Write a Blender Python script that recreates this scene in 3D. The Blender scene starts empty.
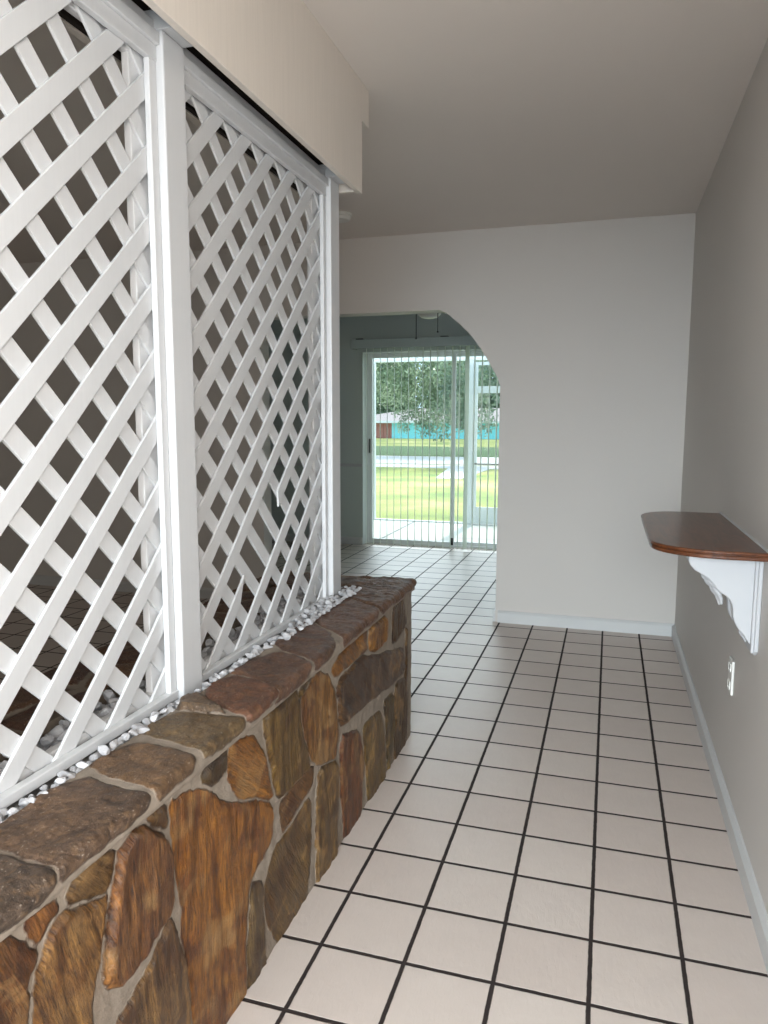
import bpy, bmesh, math, random
import numpy as np
from mathutils import Vector, Matrix, noise

SC = bpy.context.scene
COL = SC.collection
U = 0.212            # one floor tile with its joint, in metres; lengths below are in tiles

# ------------------------------------------------------------------ camera
cam_d = bpy.data.cameras.new('camera')
cam = bpy.data.objects.new('camera', cam_d)
COL.objects.link(cam)
cam_d.sensor_fit = 'HORIZONTAL'
cam_d.sensor_width = 36.0
cam_d.lens = 732.626 / 768 * 36.0
cam_d.clip_start = 0.02
cam_d.clip_end = 500
CR = ((0.95604531, 0.2932117, 0.00206505),
      (0.03785484, -0.1164395, -0.99247612),
      (-0.29076516, 0.94893031, -0.12242092))
m = Matrix(((CR[0][0], -CR[1][0], -CR[2][0], 2.98829 * U),
            (CR[0][1], -CR[1][1], -CR[2][1], -11.290825 * U),
            (CR[0][2], -CR[1][2], -CR[2][2], 6.04027 * U),
            (0, 0, 0, 1)))
cam.matrix_world = m
SC.camera = cam

# ------------------------------------------------------------------ light
world = bpy.data.worlds.new('world')
SC.world = world
world.use_nodes = True
wb = world.node_tree.nodes['Background']
wb.inputs['Color'].default_value = (0.62, 0.82, 1.0, 1)
wb.inputs['Strength'].default_value = 1.9

sun_d = bpy.data.lights.new('sun', 'SUN')
sun_d.energy = 3.1
sun_d.color = (1.0, 0.94, 0.82)
sun_d.angle = math.radians(0.6)
sun = bpy.data.objects.new('sun', sun_d)
COL.objects.link(sun)
sd = Vector((0.02, math.cos(math.radians(55)), math.sin(math.radians(55))))
sun.rotation_euler = sd.to_track_quat('Z', 'Y').to_euler()

def area(name, loc, direction, sx, sy, power, color, spread=180):
    d = bpy.data.lights.new(name, 'AREA')
    d.shape = 'RECTANGLE'
    d.size = sx * U
    d.size_y = sy * U
    d.energy = power
    d.color = color
    d.spread = math.radians(spread)
    o = bpy.data.objects.new(name, d)
    o.location = Vector(loc) * U
    o.rotation_euler = (-Vector(direction)).to_track_quat('Z', 'Y').to_euler()
    COL.objects.link(o)
    return o

# daylight of the open sky in front of the house, falling in through the wide open front door behind the camera
area('front_daylight', (-3.0, -90.0, 30.0), (0, 1, 0), 56.0, 56.0, 12600, (0.84, 0.94, 1.0))
# fill lamp added at an unseen opening in the right wall, behind the camera
area('foyer_side_fill', (4.85, -14.6, 6.6), (-1, 0.45, 0.0), 3.6, 5.0, 54, (1.0, 0.935, 0.87), 160)
# lamp added to boost sky light on the patio door, above and beyond the patio
area('garden_sky_fill', (-4.0, 80.0, 25.0), (0, -1, -0.3), 60.0, 14.0, 1650, (0.88, 0.96, 1.0))
# unseen fill lamp added to lift the dark living room on the left
area('living_room_fill', (-13.0, -18.6, 6.0), (0.05, 1, -0.05), 8.0, 6.0, 13, (1.0, 0.97, 0.9))

SC.view_settings.view_transform = 'Standard'
SC.view_settings.look = 'None'
SC.view_settings.exposure = 0.0
SC.view_settings.gamma = 1.0
SC.view_settings.use_curve_mapping = False

# ------------------------------------------------------------------ helpers
def lin(c):
    return tuple(((v / 255) / 12.92 if v / 255 <= 0.04045 else ((v / 255 + 0.055) / 1.055) ** 2.4) for v in c) + (1.0,)

def root_loc(p):
    v = Vector((0, 0, 0))
    while p is not None:
        v += p.location
        p = p.parent
    return v

def tag(o, label=None, cat=None, group=None, kind=None):
    if label: o['label'] = label
    if cat: o['category'] = cat
    if group: o['group'] = group
    if kind: o['kind'] = kind
    return o

def thing(name, label, cat, loc=(0, 0, 0), group=None):
    o = bpy.data.objects.new(name, None)
    o.empty_display_size = 0.05
    COL.objects.link(o)
    o.location = Vector(loc) * U
    return tag(o, label, cat, group)

def obj(name, bm, mat, parent=None, loc=(0, 0, 0), smooth=False, scale=True):
    """Link a bmesh laid out in tiles in world coordinates as one mesh object."""
    me = bpy.data.meshes.new(name)
    if scale:
        bmesh.ops.scale(bm, vec=(U, U, U), verts=bm.verts)
    off = root_loc(parent) if parent else Vector(loc) * U
    bmesh.ops.translate(bm, vec=-off, verts=bm.verts)
    bmesh.ops.recalc_face_normals(bm, faces=bm.faces)
    bm.to_mesh(me)
    bm.free()
    return link(name, me, mat, parent, loc, smooth)

def link(name, me, mat, parent=None, loc=(0, 0, 0), smooth=False):
    if smooth:
        for p in me.polygons: p.use_smooth = True
    for mm in (mat if isinstance(mat, (list, tuple)) else [mat]):
        me.materials.append(mm)
    o = bpy.data.objects.new(name, me)
    COL.objects.link(o)
    if parent: o.parent = parent
    else: o.location = Vector(loc) * U
    return o

def box(bm, x0, x1, y0, y1, z0, z1, bev=0.0, seg=2):
    r = bmesh.ops.create_cube(bm, size=1.0)
    vs = r['verts']
    bmesh.ops.scale(bm, vec=(abs(x1 - x0), abs(y1 - y0), abs(z1 - z0)), verts=vs)
    bmesh.ops.translate(bm, vec=((x0 + x1) / 2, (y0 + y1) / 2, (z0 + z1) / 2), verts=vs)
    if bev > 0:
        es = list({e for v in vs for e in v.link_edges})
        bmesh.ops.bevel(bm, geom=es, offset=bev, segments=seg, profile=0.5, affect='EDGES')

def boxbm(*a, **k):
    bm = bmesh.new()
    box(bm, *a, **k)
    return bm

def prism(bm, pts, axis, a, b, bev=0.0):
    """Extrude a 2-D polygon. axis x: pts are (y,z); y: (x,z); z: (x,y)."""
    def P(p, t):
        return {'x': (t, p[0], p[1]), 'y': (p[0], t, p[1]), 'z': (p[0], p[1], t)}[axis]
    v0 = [bm.verts.new(P(p, a)) for p in pts]
    v1 = [bm.verts.new(P(p, b)) for p in pts]
    n = len(pts)
    fs = [bm.faces.new(v0), bm.faces.new(v1)]
    for i in range(n):
        fs.append(bm.faces.new((v0[i], v0[(i + 1) % n], v1[(i + 1) % n], v1[i])))
    if bev > 0:
        bmesh.ops.recalc_face_normals(bm, faces=fs)
        es = list(fs[0].edges) + list(fs[1].edges)
        bmesh.ops.bevel(bm, geom=es, offset=bev, segments=2, profile=0.5, affect='EDGES')

def tube(bm, pts, r, n=8):
    """Round rod along a list of points."""
    rings = []
    for i, p in enumerate(pts):
        p = Vector(p)
        d = (Vector(pts[min(i + 1, len(pts) - 1)]) - Vector(pts[max(i - 1, 0)])).normalized()
        a = d.orthogonal().normalized()
        b = d.cross(a)
        rr = r[i] if isinstance(r, (list, tuple)) else r
        rings.append([bm.verts.new(p + rr * (math.cos(2 * math.pi * k / n) * a + math.sin(2 * math.pi * k / n) * b)) for k in range(n)])
    for A, B in zip(rings, rings[1:]):
        for k in range(n):
            bm.faces.new((A[k], A[(k + 1) % n], B[(k + 1) % n], B[k]))
    bm.faces.new(rings[0][::-1])
    bm.faces.new(rings[-1])

def lathe(bm, prof, c, n=32):
    """Revolve (radius, z) points about the vertical through c."""
    rings = []
    for r, z in prof:
        rings.append([bm.verts.new((c[0] + r * math.cos(2 * math.pi * k / n), c[1] + r * math.sin(2 * math.pi * k / n), c[2] + z)) for k in range(n)])
    for A, B in zip(rings, rings[1:]):
        for k in range(n):
            bm.faces.new((A[k], A[(k + 1) % n], B[(k + 1) % n], B[k]))
    bm.faces.new(rings[0][::-1])
    bm.faces.new(rings[-1])

# ------------------------------------------------------------------ materials
class NT:
    def __init__(self, name):
        self.m = bpy.data.materials.new(name)
        self.m.use_nodes = True
        self.t = self.m.node_tree
        self.b = self.t.nodes['Principled BSDF']
        self.out = self.t.nodes['Material Output']
    def n(self, typ, **kw):
        nd = self.t.nodes.new(typ)
        for k, v in kw.items(): setattr(nd, k, v)
        return nd
    def l(self, a, b): self.t.links.new(a, b)
    def math(self, op, a, b=None, c=None, clamp=False):
        nd = self.n('ShaderNodeMath', operation=op)
        nd.use_clamp = clamp
        for i, v in enumerate((a, b, c)):
            if v is None: continue
            if isinstance(v, (int, float)): nd.inputs[i].default_value = v
            else: self.l(v, nd.inputs[i])
        return nd.outputs[0]
    def mix(self, f, a, b, blend='MIX'):
        nd = self.n('ShaderNodeMix', data_type='RGBA', blend_type=blend)
        for i, v in ((0, f), (6, a), (7, b)):
            if isinstance(v, (int, float, tuple)): nd.inputs[i].default_value = v
            else: self.l(v, nd.inputs[i])
        return nd.outputs[2]
    def ramp(self, f, stops):
        nd = self.n('ShaderNodeValToRGB')
        while len(nd.color_ramp.elements) < len(stops): nd.color_ramp.elements.new(0.5)
        for e, (p, c) in zip(nd.color_ramp.elements, stops):
            e.position = p
            e.color = c if isinstance(c, tuple) else (c, c, c, 1)
        self.l(f, nd.inputs[0])
        return nd.outputs[0]
    def noise(self, vec, scale, detail=4, rough=0.55, dist=0.0):
        nd = self.n('ShaderNodeTexNoise')
        nd.inputs['Scale'].default_value = scale
        nd.inputs['Detail'].default_value = detail
        nd.inputs['Roughness'].default_value = rough
        nd.inputs['Distortion'].default_value = dist
        if vec is not None: self.l(vec, nd.inputs['Vector'])
        return nd.outputs[0]
    def obj(self):
        return self.n('ShaderNodeTexCoord').outputs['Object']
    def geo(self):
        return self.n('ShaderNodeNewGeometry').outputs['Position']
    def bump(self, h, strength, dist):
        nd = self.n('ShaderNodeBump')
        nd.inputs['Strength'].default_value = strength
        nd.inputs['Distance'].default_value = dist
        self.l(h, nd.inputs['Height'])
        self.l(nd.outputs[0], self.b.inputs['Normal'])
    def col(self, c):
        if isinstance(c, tuple): self.b.inputs['Base Color'].default_value = c
        else: self.l(c, self.b.inputs['Base Color'])
    def set(self, rough=None, spec=None, metal=None):
        if rough is not None:
            if isinstance(rough, (int, float)): self.b.inputs['Roughness'].default_value = rough
            else: self.l(rough, self.b.inputs['Roughness'])
        if spec is not None: self.b.inputs['Specular IOR Level'].default_value = spec
        if metal is not None: self.b.inputs['Metallic'].default_value = metal

def paint(name, rgb, rough=0.5, var=0.04, bump=0.15, bscale=90, spec=0.4):
    t = NT(name)
    p = t.geo()
    c = lin(rgb)
    nz = t.noise(p, 3.0, 3)
    dark = tuple(v * (1 - 2 * var) for v in c[:3]) + (1,)
    t.col(t.mix(nz, dark, c))
    t.set(rough, spec)
    if bump: t.bump(t.noise(p, bscale, 3), bump, 0.002)
    return t.m

def streaky(name, rgb, rough=0.4, axis=2, var=0.1):
    """Brush-painted wood with fine grain along one axis."""
    t = NT(name)
    mp = t.n('ShaderNodeMapping')
    s = [140, 140, 140]
    s[axis] = 6
    mp.inputs['Scale'].default_value = s
    t.l(t.geo(), mp.inputs['Vector'])
    nz = t.noise(mp.outputs[0], 1.0, 3)
    c = lin(rgb)
    dark = tuple(v * (1 - var) for v in c[:3]) + (1,)
    t.col(t.mix(nz, dark, c))
    t.set(rough, 0.45)
    t.bump(nz, 0.2, 0.001)
    return t.m

M = {}
M['wall'] = paint('wall_paint', (207, 203, 198), 0.55, 0.015, 0.12, 60)
M['wall_teal'] = paint('pale_teal_wall_paint', (196, 206, 202), 0.55, 0.015, 0.12, 60)
M['ceiling'] = paint('ceiling_paint', (228, 221, 214), 0.75, 0.015, 0.25, 45)
M['trim'] = paint('trim_paint', (186, 188, 191), 0.35, 0.02, 0.05, 60)
M['baseboard'] = paint('baseboard_paint', (206, 208, 208), 0.35, 0.02, 0.05, 60)
M['lath'] = streaky('lath_paint', (209, 211, 213), 0.38, 2, 0.07)
M['post'] = streaky('post_paint', (210, 212, 214), 0.35, 2, 0.05)
M['gap_shade'] = paint('header_gap_shade', (46, 38, 32), 0.9, 0.1, 0)  # dark colour stands in for the shade inside the header gap
M['header'] = streaky('header_paint', (230, 222, 212), 0.5, 2, 0.12)
M['plastic'] = paint('white_plastic', (225, 225, 220), 0.3, 0.01, 0)
M['slot'] = paint('dark_slot', (30, 28, 26), 0.6, 0.01, 0)
M['alu'] = paint('grey_aluminium', (232, 236, 238), 0.35, 0.02, 0)
M['frame_white'] = paint('white_frame', (225, 230, 232), 0.35, 0.02, 0)
M['valance'] = paint('valance_paint', (180, 192, 189), 0.55, 0.02, 0.05)
M['metal_dark'] = paint('dark_metal', (40, 42, 44), 0.4, 0.02, 0)
M['concrete'] = paint('concrete', (205, 205, 200), 0.8, 0.06, 0.2, 20)
M['road'] = paint('road_concrete', (215, 212, 208), 0.85, 0.05, 0.1, 6)
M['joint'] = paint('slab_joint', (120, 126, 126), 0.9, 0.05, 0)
M['verge'] = paint('rough_grass', (98, 124, 84), 0.9, 0.15, 0.3, 4)
M['teal'] = paint('teal_siding', (140, 226, 236), 0.6, 0.03, 0)
M['roof'] = paint('pale_shingle', (186, 174, 172), 0.85, 0.1, 0.1, 4)
M['brickred'] = paint('red_brown_siding', (178, 122, 112), 0.7, 0.1, 0)
M['bark'] = paint('bark', (84, 70, 56), 0.9, 0.2, 0.5, 10)

def mat_floor():
    t = NT('floor_tile')
    p = t.obj()
    sp = t.n('ShaderNodeSeparateXYZ')
    t.l(p, sp.inputs[0])
    wob = t.math('MULTIPLY', t.math('SUBTRACT', t.noise(p, 35, 2), 0.5), 0.012)
    xs = t.math('ADD', t.math('DIVIDE', sp.outputs[0], U), wob)
    ys = t.math('ADD', t.math('DIVIDE', sp.outputs[1], U), wob)
    dx = t.math('PINGPONG', xs, 0.5)
    dy = t.math('PINGPONG', ys, 0.5)
    d = t.math('MINIMUM', dx, dy)
    mr = t.n('ShaderNodeMapRange', interpolation_type='SMOOTHSTEP')
    mr.inputs['From Min'].default_value = 0.019
    mr.inputs['From Max'].default_value = 0.030
    t.l(d, mr.inputs['Value'])
    face = mr.outputs[0]
    cb = t.n('ShaderNodeCombineXYZ')
    t.l(t.math('FLOOR', t.math('ADD', xs, 0.0)), cb.inputs[0])
    t.l(t.math('FLOOR', ys), cb.inputs[1])
    wn = t.n('ShaderNodeTexWhiteNoise')
    t.l(cb.outputs[0], wn.inputs['Vector'])
    tilec = t.mix(wn.outputs['Value'], lin((204, 192, 184)), lin((213, 203, 195)))
    mott = t.noise(p, 14, 5, 0.6)
    tilec = t.mix(t.math('MULTIPLY', mott, 0.35), tilec, lin((180, 168, 160)))
    speck = t.ramp(t.noise(p, 160, 2), [(0.70, 0.0), (0.78, 1.0)])
    tilec = t.mix(t.math('MULTIPLY', speck, 0.25), tilec, lin((120, 105, 98)))
    t.col(t.mix(face, lin((44, 36, 34)), tilec))
    mp = t.n('ShaderNodeMapping')
    mp.inputs['Rotation'].default_value = (0, 0, 0.6)
    mp.inputs['Scale'].default_value = (1.0, 0.35, 1.0)
    t.l(p, mp.inputs['Vector'])
    rip = t.noise(mp.outputs[0], 85, 4, 0.6, 0.6)
    h = t.math('ADD', t.math('MULTIPLY', face, 1.0), t.math('MULTIPLY', rip, 0.45))
    t.bump(h, 0.75, 0.0026)
    t.set(t.math('MULTIPLY_ADD', face, -0.42, 0.85), 0.45)
    return t.m
M['floor'] = mat_floor()

def mat_stone(coping):
    """Flagstone in mortar: per-vertex stone colour, signed distance to the stone edge and grain coordinates."""
    t = NT('coping_flagstone' if coping else 'wall_flagstone')
    a = t.n('ShaderNodeAttribute', attribute_name='stone_colour')
    s = t.n('ShaderNodeAttribute', attribute_name='edge_distance')
    g = t.n('ShaderNodeAttribute', attribute_name='grain')
    p = t.geo()
    if coping:
        n1 = t.noise(g.outputs['Vector'], 3.0, 6, 0.65, 0.8)
        n2 = t.noise(p, 60, 4, 0.7)
        c = t.mix(t.ramp(n1, [(0.35, 0.0), (0.65, 1.0)]), (0.62, 0.58, 0.56, 1), (1.28, 1.18, 1.08, 1))
        c = t.mix(1.0, a.outputs['Color'], c, 'MULTIPLY')
        n4 = t.noise(p, 105, 5, 0.75)
        c = t.mix(1.0, c, t.ramp(n4, [(0.36, (0.55, 0.52, 0.5, 1)), (0.5, (1, 1, 1, 1)), (0.66, (1.4, 1.38, 1.34, 1))]), 'MULTIPLY')
        c = t.mix(t.math('MULTIPLY', t.ramp(n2, [(0.52, 0.0), (0.66, 1.0)]), 0.4), c, lin((128, 98, 66)))
        grit = t.ramp(t.noise(p, 210, 2), [(0.66, 0.0), (0.72, 1.0)])
        c = t.mix(t.math('MULTIPLY', grit, 0.5), c, lin((190, 180, 168)))
        h = t.math('ADD', t.math('ADD', n1, t.math('MULTIPLY', n2, 0.5)), t.math('MULTIPLY', n4, 0.9))
        rough = t.math('MULTIPLY_ADD', n2, 0.35, 0.32)
    else:
        mp = t.n('ShaderNodeMapping')
        mp.inputs['Scale'].default_value = (17.0, 1.3, 1.0)
        t.l(g.outputs['Vector'], mp.inputs['Vector'])
        n1 = t.noise(mp.outputs[0], 1.0, 6, 0.68, 0.9)
        n2 = t.noise(g.outputs['Vector'], 2.2, 5, 0.6, 0.6)
        c = t.ramp(n1, [(0.28, (0.32, 0.26, 0.21, 1)), (0.46, (0.85, 0.82, 0.78, 1)), (0.57, (1.12, 1.10, 1.0, 1)), (0.74, (1.8, 1.86, 1.75, 1))])
        mp2 = t.n('ShaderNodeMapping')
        mp2.inputs['Scale'].default_value = (52.0, 7.0, 1.0)
        t.l(g.outputs['Vector'], mp2.inputs['Vector'])
        n3 = t.noise(mp2.outputs[0], 1.0, 5, 0.75, 0.5)
        c = t.mix(1.0, c, t.ramp(n3, [(0.36, (0.28, 0.22, 0.17, 1)), (0.49, (1.0, 1.0, 1.0, 1)), (0.64, (1.6, 1.64, 1.55, 1))]), 'MULTIPLY')
        c = t.mix(1.0, a.outputs['Color'], c, 'MULTIPLY')
        c = t.mix(t.math('MULTIPLY', t.ramp(n2, [(0.46, 0.0), (0.60, 1.0)]), 0.85), c, t.mix(1.0, c, (0.50, 0.36, 0.26, 1), 'MULTIPLY'))
        tan = t.ramp(t.noise(g.outputs['Vector'], 1.8, 4, 0.6, 1.0), [(0.54, 0.0), (0.66, 1.0)])
        c = t.mix(t.math('MULTIPLY', tan, 0.45), c, lin((168, 132, 84)))
        h = t.math('ADD', t.math('ADD', n1, t.math('MULTIPLY', n2, 0.6)), t.math('MULTIPLY', n3, 0.8))
        rough = t.math('MULTIPLY_ADD', n1, 0.3, 0.2)
    wob = t.math('MULTIPLY_ADD', t.noise(p, 55, 4, 0.6), 0.05, -0.025)
    f = t.math('MULTIPLY_ADD', t.math('ADD', s.outputs['Fac'], wob), 60.0, 0.5, clamp=True)
    mort = t.mix(t.noise(p, 45, 5, 0.65), lin((112, 100, 88)), lin((158, 146, 132)))
    t.col(t.mix(f, mort, c))
    hh = t.math('ADD', t.math('MULTIPLY', h, f), t.math('MULTIPLY', t.noise(p, 130, 4), 0.35))
    t.bump(hh, 0.9, 0.006 if not coping else 0.004)
    mr = t.n('ShaderNodeMix', data_type='FLOAT')
    t.l(f, mr.inputs[0]); mr.inputs[2].default_value = 0.85; t.l(rough, mr.inputs[3])
    t.set(mr.outputs[0], 0.5)
    return t.m
M['stone'] = mat_stone(False)
M['coping'] = mat_stone(True)

def mat_wood():
    t = NT('varnished_wood')
    p = t.geo()
    mp = t.n('ShaderNodeMapping')
    mp.inputs['Scale'].default_value = (30, 3.5, 30)
    t.l(p, mp.inputs['Vector'])
    nz = t.noise(mp.outputs[0], 1.0, 5, 0.6, 1.2)
    t.col(t.ramp(nz, [(0.3, lin((66, 36, 20))), (0.55, lin((96, 54, 30))), (0.75, lin((112, 66, 38)))]))
    t.set(0.3, 0.4)
    t.b.inputs['Coat Weight'].default_value = 0.3
    t.b.inputs['Coat Roughness'].default_value = 0.12
    return t.m
M['wood'] = mat_wood()

def mat_glass():
    t = NT('window_glass')
    tr = t.n('ShaderNodeBsdfTransparent')
    tr.inputs[0].default_value = (0.97, 0.985, 0.98, 1)
    gl = t.n('ShaderNodeBsdfGlossy')
    gl.inputs['Roughness'].default_value = 0.02
    fr = t.n('ShaderNodeFresnel')
    fr.inputs[0].default_value = 1.45
    mx = t.n('ShaderNodeMixShader')
    t.l(t.math('MULTIPLY', fr.outputs[0], 0.8), mx.inputs[0])
    t.l(tr.outputs[0], mx.inputs[1]); t.l(gl.outputs[0], mx.inputs[2])
    t.l(mx.outputs[0], t.out.inputs['Surface'])
    return t.m
M['glass'] = mat_glass()

def mat_vane():
    t = NT('vane_vinyl')
    t.col(lin((242, 244, 240)))
    t.set(0.4, 0.4)
    tl = t.n('ShaderNodeBsdfTranslucent')
    tl.inputs[0].default_value = lin((240, 246, 238))
    mx = t.n('ShaderNodeMixShader')
    mx.inputs[0].default_value = 0.6
    t.l(t.b.outputs[0], mx.inputs[1]); t.l(tl.outputs[0], mx.inputs[2])
    t.l(mx.outputs[0], t.out.inputs['Surface'])
    return t.m
M['vane'] = mat_vane()

def mat_leaf(name, a, b, c):
    t = NT(name)
    nz = t.noise(t.geo(), 1.1, 4, 0.7)
    cc = t.ramp(nz, [(0.34, lin(a)), (0.52, lin(b)), (0.68, lin(c))])
    t.col(cc)
    t.set(0.35, 0.6)
    tl = t.n('ShaderNodeBsdfTranslucent')
    t.l(cc, tl.inputs[0])
    mx = t.n('ShaderNodeMixShader')
    mx.inputs[0].default_value = 0.3
    t.l(t.b.outputs[0], mx.inputs[1]); t.l(tl.outputs[0], mx.inputs[2])
    t.l(mx.outputs[0], t.out.inputs['Surface'])
    return t.m
M['leaf'] = mat_leaf('oak_leaves', (104, 122, 98), (150, 168, 134), (204, 212, 178))
M['leaf2'] = mat_leaf('dark_leaves', (88, 106, 92), (122, 142, 120), (164, 180, 150))
M['leaf3'] = mat_leaf('far_leaves', (96, 118, 96), (126, 150, 120), (154, 174, 136))

def mat_lawn():
    t = NT('lawn_grass')
    p = t.geo()
    n1 = t.noise(p, 0.28, 5, 0.65)
    n2 = t.noise(p, 7.0, 4, 0.7)
    c = t.ramp(n1, [(0.38, lin((112, 132, 88))), (0.5, lin((166, 168, 106))), (0.62, lin((200, 192, 138)))])  # dark stop puts tree shade into the grass colour, beside its own patches
    c = t.mix(t.math('MULTIPLY', n2, 0.5), c, lin((126, 144, 92)))
    t.col(c)
    t.set(0.9, 0.1)
    t.bump(n2, 0.6, 0.03)
    return t.m
M['lawn'] = mat_lawn()

def mat_rock(name, a, b):
    t = NT(name)
    p = t.geo()
    n1 = t.noise(p, 45, 4, 0.6)
    t.col(t.mix(n1, lin(a), lin(b)))
    t.set(0.7, 0.3)
    t.bump(t.noise(p, 120, 3), 0.4, 0.002)
    return t.m
M['pebble'] = mat_rock('white_marble', (150, 150, 153), (206, 207, 210))
M['gravel'] = mat_rock('gravel_chips', (70, 66, 62), (200, 198, 196))
M['mortar'] = mat_rock('mortar', (112, 100, 88), (150, 138, 124))

# ------------------------------------------------------------------ the setting
def struct(name, bm, mat, parent=None, **k):
    o = obj(name, bm, mat, parent, **k)
    if parent is None: o['kind'] = 'structure'
    return o

XL, XR, YF, YB, YD, ZC = -24.0, 4.95, -19.0, 10.5, 22.6, 11.55
struct('floor', boxbm(XL - 0.6, 9.0, YF - 0.6, YD + 1.0, -0.6, 0.0), M['floor'])
struct('ceiling', boxbm(XL - 0.6, 9.0, YF - 0.6, YD + 0.6, ZC, ZC + 0.5), M['ceiling'])
bm = bmesh.new()
box(bm, XR, XR + 0.6, -12.6, YB, 0.0, ZC)
box(bm, XR, XR + 0.6, YF, -16.6, 0.0, ZC)
box(bm, XR, XR + 0.6, -16.6, -12.6, 0.0, 4.0)  # unseen opening added in the wall for the side fill lamp
box(bm, XR, XR + 0.6, -16.6, -12.6, 9.3, ZC)
struct('wall_right', bm, M['wall'])
struct('wall_left', boxbm(XL - 0.6, XL, YF, YD, 0.0, ZC), M['wall'])

# back wall of the entry with the wide opening, its upper right corner cut in a soft curve
bm = bmesh.new()
YB2 = YB + 0.6
prism(bm, [(XL, 0), (-7.85, 0), (-7.85, ZC), (XL, ZC)], 'y', YB, YB2)
ARCH = [(-7.85, 9.33), (-1.98, 9.33), (-1.80, 9.25), (-1.62, 9.12), (-1.35, 8.88), (-1.09, 8.63), (-0.88, 8.38), (-0.71, 8.13), (-0.52, 7.84), (-0.38, 7.60), (-0.22, 7.33), (-0.14, 7.1)]
prism(bm, ARCH + [(-0.14, ZC), (-7.85, ZC)], 'y', YB, YB2)
prism(bm, [(-0.14, 0), (XR + 0.6, 0), (XR + 0.6, ZC), (-0.14, ZC), (-0.14, 7.1)], 'y', YB, YB2)
struct('wall_back', bm, M['wall'])

# front wall with the open doorway behind the camera
bm = bmesh.new()
box(bm, XL, -1.1, YF - 0.6, YF, 0, ZC)
box(bm, -1.1, 4.9, YF - 0.6, YF, 9.7, ZC)
box(bm, 4.9, XR + 0.6, YF - 0.6, YF, 0, ZC)
struct('wall_front', bm, M['wall'])
struct('wall_light_block', boxbm(-1.95, -1.45, YF, -10.6, 0, ZC), M['wall'])  # unseen wall added to keep doorway light out of the living room

# far wall of the back room round the patio door
bm = bmesh.new()
box(bm, XL, -8.5, YD, YD + 1.0, 0, ZC)
box(bm, 0.4, 9.0, YD, YD + 1.0, 0, ZC)
box(bm, -8.5, 0.4, YD, YD + 1.0, 9.35, ZC)
struct('wall_far', bm, M['wall_teal'])
struct('wall_side', boxbm(8.6, 9.0, YB2, YD, 0, ZC), M['wall'])

def baseboard(name, prof_pts, axis, a, b):
    bm = bmesh.new()
    prism(bm, prof_pts, axis, a, b)
    return struct(name, bm, M['baseboard'])
H = 0.36
baseboard('baseboard_right', [(XR, 0), (XR - 0.075, 0), (XR - 0.075, H - 0.07), (XR - 0.03, H), (XR, H)], 'y', YF, YB - 0.075)
baseboard('baseboard_back', [(YB, 0), (YB - 0.075, 0), (YB - 0.075, H - 0.07), (YB - 0.03, H), (YB, H)], 'x', -0.06, XR - 0.0)
baseboard('baseboard_jamb', [(-0.14, 0), (-0.215, 0), (-0.215, H - 0.07), (-0.17, H), (-0.14, H)], 'y', YB, YB2)
baseboard('baseboard_left', [(YB, 0), (YB - 0.075, 0), (YB - 0.075, H - 0.07), (YB - 0.03, H), (YB, H)], 'x', XL, -7.85)
baseboard('baseboard_far', [(YD, 0), (YD - 0.075, 0), (YD - 0.075, H - 0.07), (YD - 0.03, H), (YD, H)], 'x', XL, -8.5)
# chair rail line on the far wall
bm = bmesh.new()
box(bm, XL, -8.5, YD - 0.05, YD, 3.85, 4.0, 0.015)
struct('trim_1', bm, M['trim'])

# dropped header over the lattice: hollow, open underneath
bm = bmesh.new()
HX, HB = -1.10, 9.80
prism(bm, [(YF, HB), (0.78, HB), (0.78, 10.95), (1.13, 10.95), (1.13, ZC), (YF, ZC)], 'x', HX - 0.09, HX, 0.006)
prism(bm, [(YF, HB), (0.78, HB), (0.78, 10.95), (1.13, 10.95), (1.13, ZC), (YF, ZC)], 'x', -2.2, -2.11, 0.006)
box(bm, -2.12, HX - 0.08, 0.68, 0.775, HB + 0.02, 10.97, 0.006)
box(bm, -2.12, HX - 0.08, 1.03, 1.125, 10.96, ZC)
box(bm, -2.12, HX - 0.08, 0.68, 1.1, 10.955, 10.99)
struct('wall_header', bm, M['header'])
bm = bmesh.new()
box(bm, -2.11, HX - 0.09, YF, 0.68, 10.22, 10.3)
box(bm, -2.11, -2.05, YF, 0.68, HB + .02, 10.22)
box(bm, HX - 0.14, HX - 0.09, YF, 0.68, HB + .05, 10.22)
struct('gap_shade_boards', bm, M['gap_shade'])  # dark boards added where the hollow is only in shade

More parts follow.
